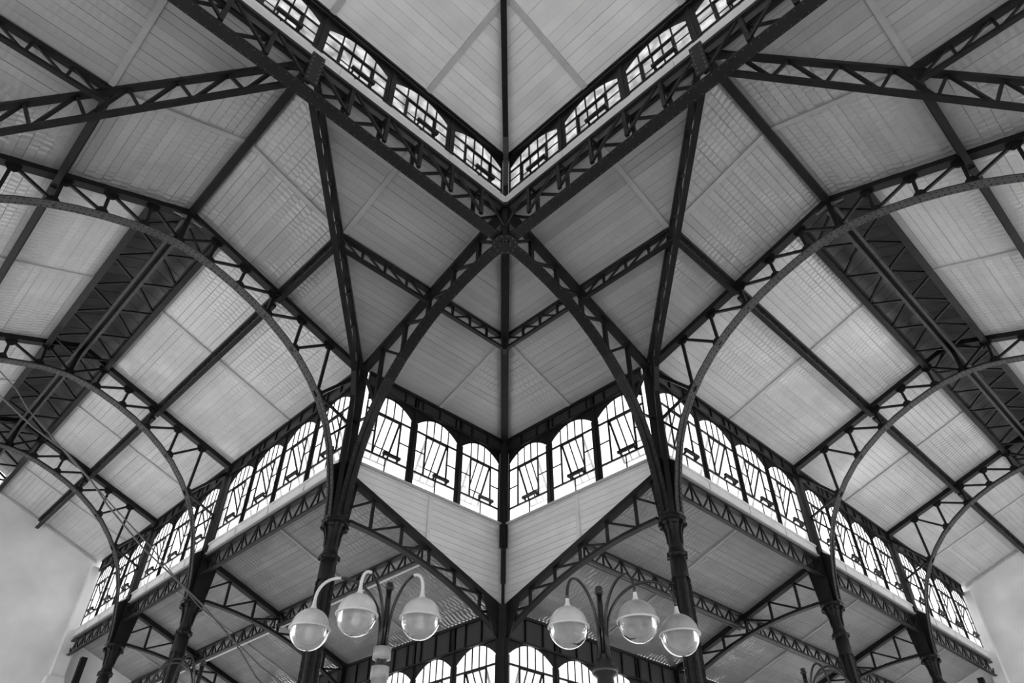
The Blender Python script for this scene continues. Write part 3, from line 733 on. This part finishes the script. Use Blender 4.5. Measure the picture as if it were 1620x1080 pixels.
    part(MB().prism([S.P(-2*w-.1, te, 7.2), S.P(0.0, te, 7.2), S.P(0.0, te, ZE+.0), S.P(-w, te, ZR+.02), S.P(-2*w-.1, te, ZE)], S.D(0, .3)), 'plaster', M['plaster'], r)
    for u0, u1 in ((-2*w-.1, -2*w+.6), (-w-.4, -w+.4), (-.7, 0)): part(MB().prism([S.P(u0, te, 0), S.P(u1, te, 0), S.P(u1, te, 7.2), S.P(u0, te, 7.2)], S.D(0, .3)), 'pier', M['plaster'], r)  # unseen openings between the piers, added to let daylight onto the floor
    part(MB().prism([S.P(-.3, te-.03, 0), S.P(sc+.1, te-.03, 0), S.P(sc+.1, te-.03, ZA1+.15), S.P(-.3, te-.03, ZA0+.25)], S.D(0, .3)), 'aisle_plaster', M['plaster'], r)
    part(MB().box(*[tuple(v) for v in (lambda p, q: (Vector((min(p.x, q.x), min(p.y, q.y), 0)), Vector((max(p.x, q.x), max(p.y, q.y), ZE-.3))))(S.P(-.32, te-.30, 0), S.P(.12, te+.02, 1))]), 'pilaster', M['plaster'], r)
    part(MB().box(*[tuple(v) for v in (lambda p, q: (Vector((min(p.x, q.x), min(p.y, q.y), 8.1)), Vector((max(p.x, q.x), max(p.y, q.y), 8.35))))(S.P(-.42, te-.40, 0), S.P(.15, te+.02, 1))]), 'pilaster_cap', M['plaster'], r)
    za_, zb2 = S.za, S.zb
    part(MB().bar(S.P(-w+.8, te-.03, za_(-w+.8, 0)-.05), S.P(-.2, te-.03, ZE-.1+.07), .06, .07), 'cornice', M['batten'], r)
    part(MB().bar(S.P(.5, te-.4, 0), S.P(.5, te-.4, 9.1), .2, .2), 'half_column', M['iron'], r)

# ---------------------------------------------------------------- unseen halves of the hall behind and beside the camera, added to shape daylight
for S in SIDES:
    w, sc, t0, nm, te = S.w, S.sc, S.t0, S.key, S.tend
    o = RIGHT if nm == 'left' else LEFT
    s2, s3 = -2*w, -2*w-sc; tt = S.ts+[te]
    for i in range(3):
        a, b = tt[i], tt[i+1]
        window_wall(S, 't', a+.16, b-.16, 4 if b-a > 6 else 3, s2, 1, SILL, CROWN, ZE, SILL-.4,
            lambda j, n, i=i: f'arched window of the opposite clerestory of the {nm} hall, {NUM[j]} in the {NUM[i]} bay', pr, f'opposite clerestory windows of the {nm} hall', 0,
            wname='wall_opposite_'+nm, wlabel=f'opposite clerestory wall of the {nm} hall, {NUM[i]} bay', endposts=False, flip=True)
    r = empty('roof', S.P(s3, t0, 9), f'aisle roof on the opposite side of the {nm} hall', 'roof', None, 'structure')
    part(MB().prism([S.P(s2, t0, ZA0), S.P(s2, te, ZA0), S.P(s3, te, ZA1), S.P(s3, t0, ZA1)], (0, 0, .1)), 'roof_deck', M['slab'], r)
    part(MB().bar(S.P(s2, t0, 9.8), S.P(s2, te, 9.8), .1, .35), 'band_board', M['white'], r)
    # crossing: slopes on the camera side, the full width
    lo = -2*o.w
    part(MB().prism([S.P(s2, lo, ZR+.04), S.P(0, lo, ZR+.04), S.P(sc, lo-t0, ZE), S.P(s3, lo-t0, ZE)], (0, 0, .1)), 'roof_deck', M['board'], r)
    r = empty('wall_outer_'+nm, S.P(s3, 0, 0), f'added unseen outer wall on the camera side, continuing the {nm} hall', 'wall', None, 'structure')
    q = MB().bar(S.P(s3, lo-t0, 6.0), S.P(s3, t0, 6.0), .2, 3.8).bar(S.P(s3, lo-t0, .3), S.P(s3, t0, .3), .2, .6).bar(S.P(s3, t0, .3), S.P(s3, te, .3), .2, .6).bar(S.P(s3, t0, 7.5), S.P(s3, te, 7.5), .2, .8).bar(S.P(s3, lo-t0, 10.25), S.P(s3, t0, 10.25), .2, 4.8)  # low gap added to send daylight across to the wedges and lamps
    u = t0
    while u < te: q.bar(S.P(s3, u, .5), S.P(s3, u, 12.2 if u < t0 else 7.2), .25, .25); u += 1.7
    part(q, 'wall_frame', M['plaster'], r)
    q = MB().bar(S.P(s2, te+.1, 6), S.P(s3, te+.1, 6), .2, 12); part(q, 'wall_end', M['plaster'], r)
    # walls of the crossing corner beyond the hall mouth
    q = MB().bar(S.P(s2, t0, 11.0), S.P(s3, t0, 11.0), .1, 2.4); part(q, 'wall_panel', M['plaster'], r)
    window_wall(S, 's', -2*w, 0, 6, -2*o.w, 1, LZ0, LZ1, LTOP+.02, LZ0-.04,
        lambda i, n: f'lantern window on the camera side, {NUM[i]} along the {nm} run', pl, 'camera side lantern windows', 0,
        wname='wall_lantern_rear_'+nm, wlabel=f'lantern window wall behind the camera, {nm} run', endposts=False, ribpitch=1.69, flip=True)
r = empty('roof', (-5, -5, 17), 'lantern roof slopes behind the camera', 'roof', None, 'structure')
part(MB().prism([(0, -10.55, LTOP+.04), (-10.15, -10.55, LTOP+.04), (-5.0, -5.2, LTOP+1.4)], (0, 0, .08)).prism([(-10.15, 0, LTOP+.04), (-10.15, -10.55, LTOP+.04), (-5.0, -5.2, LTOP+1.4)], (0, 0, .08)).prism([(-.1, 0.1, LTOP+.05), (-.1, -10.55, LTOP+.05), (-5.07, -5.2, LTOP+1.48)], (0, 0, .08)).prism([(0.1, -.1, LTOP+.05), (-10.2, -.1, LTOP+.05), (-5.07, -5.2, LTOP+1.48)], (0, 0, .08)), 'roof_deck', M['batten'], r)

# ---------------------------------------------------------------- street-type lamps
def lamp(root_xy, top, rot_arms, label, light, group='globe lamp standards'):
    x, y = root_xy; root = empty('lamp_post', (x, y, 0), label, 'lamp', group); p = Vector((x, y, 0)); I = M['lamp_iron']
    part(MB().lathe(p, [(.22, 0), (.22, .25), (.16, .4), (.12, .9), (.09, 1.0), (.065, 1.1), (.06, top-.75)], 16), 'base', I, root, True)
    part(MB().tube([p+Vector((0, 0, top-.8)), p+Vector((0, 0, top-.08))], .034, 10), 'pole', I, root, True)
    part(MB().lathe(p, [(.036, top-.09), (.055, top-.07), (.055, top-.05), (.035, top-.035), (.05, top-.02), (.035, top+.01), (.0, top+.02)], 12), 'finial', I, root, True)
    for zc_ in (top-.78, top-.98) if light else (top-.95,):
        part(MB().lathe(p, [(.06, zc_-.07), (.1, zc_-.06), (.1, zc_+.06), (.06, zc_+.07)] if light else [(.07, zc_-.14), (.1, zc_-.12), (.09, zc_-.04), (.14, zc_), (.15, zc_+.05), (.1, zc_+.09), (.11, zc_+.14), (.06, zc_+.15)], 16), 'collar', M['shade_dull'] if light else I, root, True)
    if light:
        part(MB().tube([p+Vector((0, 0, top-1.0)), p+Vector((0, 0, .9))], .085, 14), 'lower_pole', M['shade_dull'], root, True)
    view = Vector((FW.x, FW.y, 0)).normalized(); lat = Vector((RT.x, RT.y, 0)).normalized()
    for (dx, dd, zg, ht_) in rot_arms:
        out = (lat*dx+view*dd); L = out.length; d = out.normalized()
        gz = zg; pts = []; z0 = top-.85
        b0 = p+d*.055
        # up along the pole, curve out, down into the globe neck
        xs = []
        N = 22
        P0, P1, P2, P3 = Vector((.055, z0+.35)), Vector((.12, ht_+.19)), Vector((L*1.02, ht_+.30)), Vector((L, gz+.30))
        pts = [p+d*.055+Vector((0, 0, z0))]
        for k in range(N+1):
            u = k/N; q = P0*(1-u)**3+P1*(3*u*(1-u)**2)+P2*(3*u*u*(1-u))+P3*u**3
            pts.append(p+d*q.x+Vector((0, 0, q.y)))
        cut = 14 if light else len(pts)
        arm = part(MB().tube(pts[:cut+1], .018, 8), 'arm', I, root, True)
        if light: part(MB().tube(pts[cut:], .018, 8), 'arm_lit_end', M['lamp_bare'], root, True)  # outer arm coloured pale to stand for light caught on it
        c = p+d*L+Vector((0, 0, gz)); R = .212; sh = M['shade'] if light or dx < 0 else M['shade_dull']
        part(MB().lathe(c, [(.02, .31), (.022, .28), (.028, .25), (.042, .222), (.06, .203)], 14), 'neck', M['lamp_bare'], root, True)
        top_p = [(R*math.sin(a), .01+R*math.cos(a)) for a in [.3+(math.pi/2-.3)*k/9 for k in range(10)]]
        g = part(MB().lathe(c, top_p, 28), 'globe_shade', sh, root, True)
        rim = MB().lathe(c, [(R, .010), (R+.016, .008), (R+.018, -.006), (R, -.010), (R-.006, 0), (R, .010)], 28); rim.v = [v-c for v in rim.v]
        ro = rim.build('rim', M['lamp_bare'], g, None, True); ro.location = c-ORG[root.name]
        bw = [(R*math.sin(a), -.012+R*math.cos(a)) for a in [math.pi/2+(math.pi/2)*k/9 for k in range(10)]]
        part(MB().lathe(c, bw, 28), 'glass_bowl', M['bowl'], root, True)
        part(MB().lathe(c, [(.03, .06), (.04, .02), (.045, -.04), (.04, -.1), (.0, -.11)], 14), 'bulb', M['bulb'] if light else M['shade_dull'], root, True)
LP_ = [(-.80, -.15, 4.17, 4.64), (-.23, -.50, 4.21, 4.58), (.43, -.33, 4.23, 4.60)]
lamp((-2.52, -.79), 4.74, LP_, 'lamp post with three pale half-enamelled globes and arm tips coloured as lit, left of the corner post', True)
RP_ = [(-.40, -.33, 4.16, 4.60), (.33, -.50, 4.17, 4.60), (.84, -.15, 4.14, 4.64)]
lamp((-.74, -2.46), 4.72, RP_, 'lamp post with three dark-armed glass globes, right of the corner post', False)
lamp((-2.17, 4.85), 5.06, [(-.86, .1, 4.1, 5.0), (-.62, -.3, 4.1, 5.0), (-.22, -.45, 4.1, 5.02)], 'lamp post whose curved arms just show at the bottom edge, beside the second left column', False)
lamp((5.22, -1.96), 5.06, [(.22, -.45, 4.1, 5.02), (.62, -.3, 4.1, 5.0), (.86, .1, 4.1, 5.0)], 'lamp post whose curved arms just show at the bottom edge, beside the second right column', False)

# ---------------------------------------------------------------- cables across the left hall
cab = [[(-9.5, 13.1), (-6.33, 10.99), (-5.45, 10.55), (-4.61, 10.25), (-3.85, 9.77), (-3.31, 9.33), (-2.26, 8.63), (-1.0, 7.99), (-.5, 7.73), (.3, 7.22), (.5, 7.1), (.8, 6.85), (1.3, 6.4), (2.1, 5.9)],
       [(-9.5, 13.4), (-6.1, 11.35), (-5.7, 10.98), (-5.0, 10.55), (-4.4, 10.15), (-3.9, 9.86), (-3.2, 9.42), (-2.0, 8.72), (-1.0, 8.03), (-.5, 7.7), (-.1, 7.55), (.2, 7.38), (.5, 7.16), (.9, 6.98), (1.4, 6.7), (2.4, 6.3)]]
for i, c in enumerate(cab):
    r = empty('cable', (c[0][0], 10, c[0][1]), ['thicker slack cable crossing the left hall to the aisle, lower of the pair', 'thin twisted cable crossing the left hall, upper of the pair'][i], 'cable', 'cables across the left hall')
    part(MB().tube([(a, 10+.12*i, z) for a, z in c], [.02, .014][i], 6), 'wire', M['cable'], r, True)

# floor
r = empty('floor', (8, 8, 0), 'plain concrete hall floor', 'floor', None, 'structure')
part(MB().box((-30, -30, -.1), (40, 40, 0)), 'slab', M['floor'], r)

# drop unused prototypes
for o in (pr, pl):
    if o.get('label') is None:
        for c in list(o.children_recursive)+[o]: bpy.data.objects.remove(c)
print('objects', len(bpy.data.objects), 'boards', NB[0])
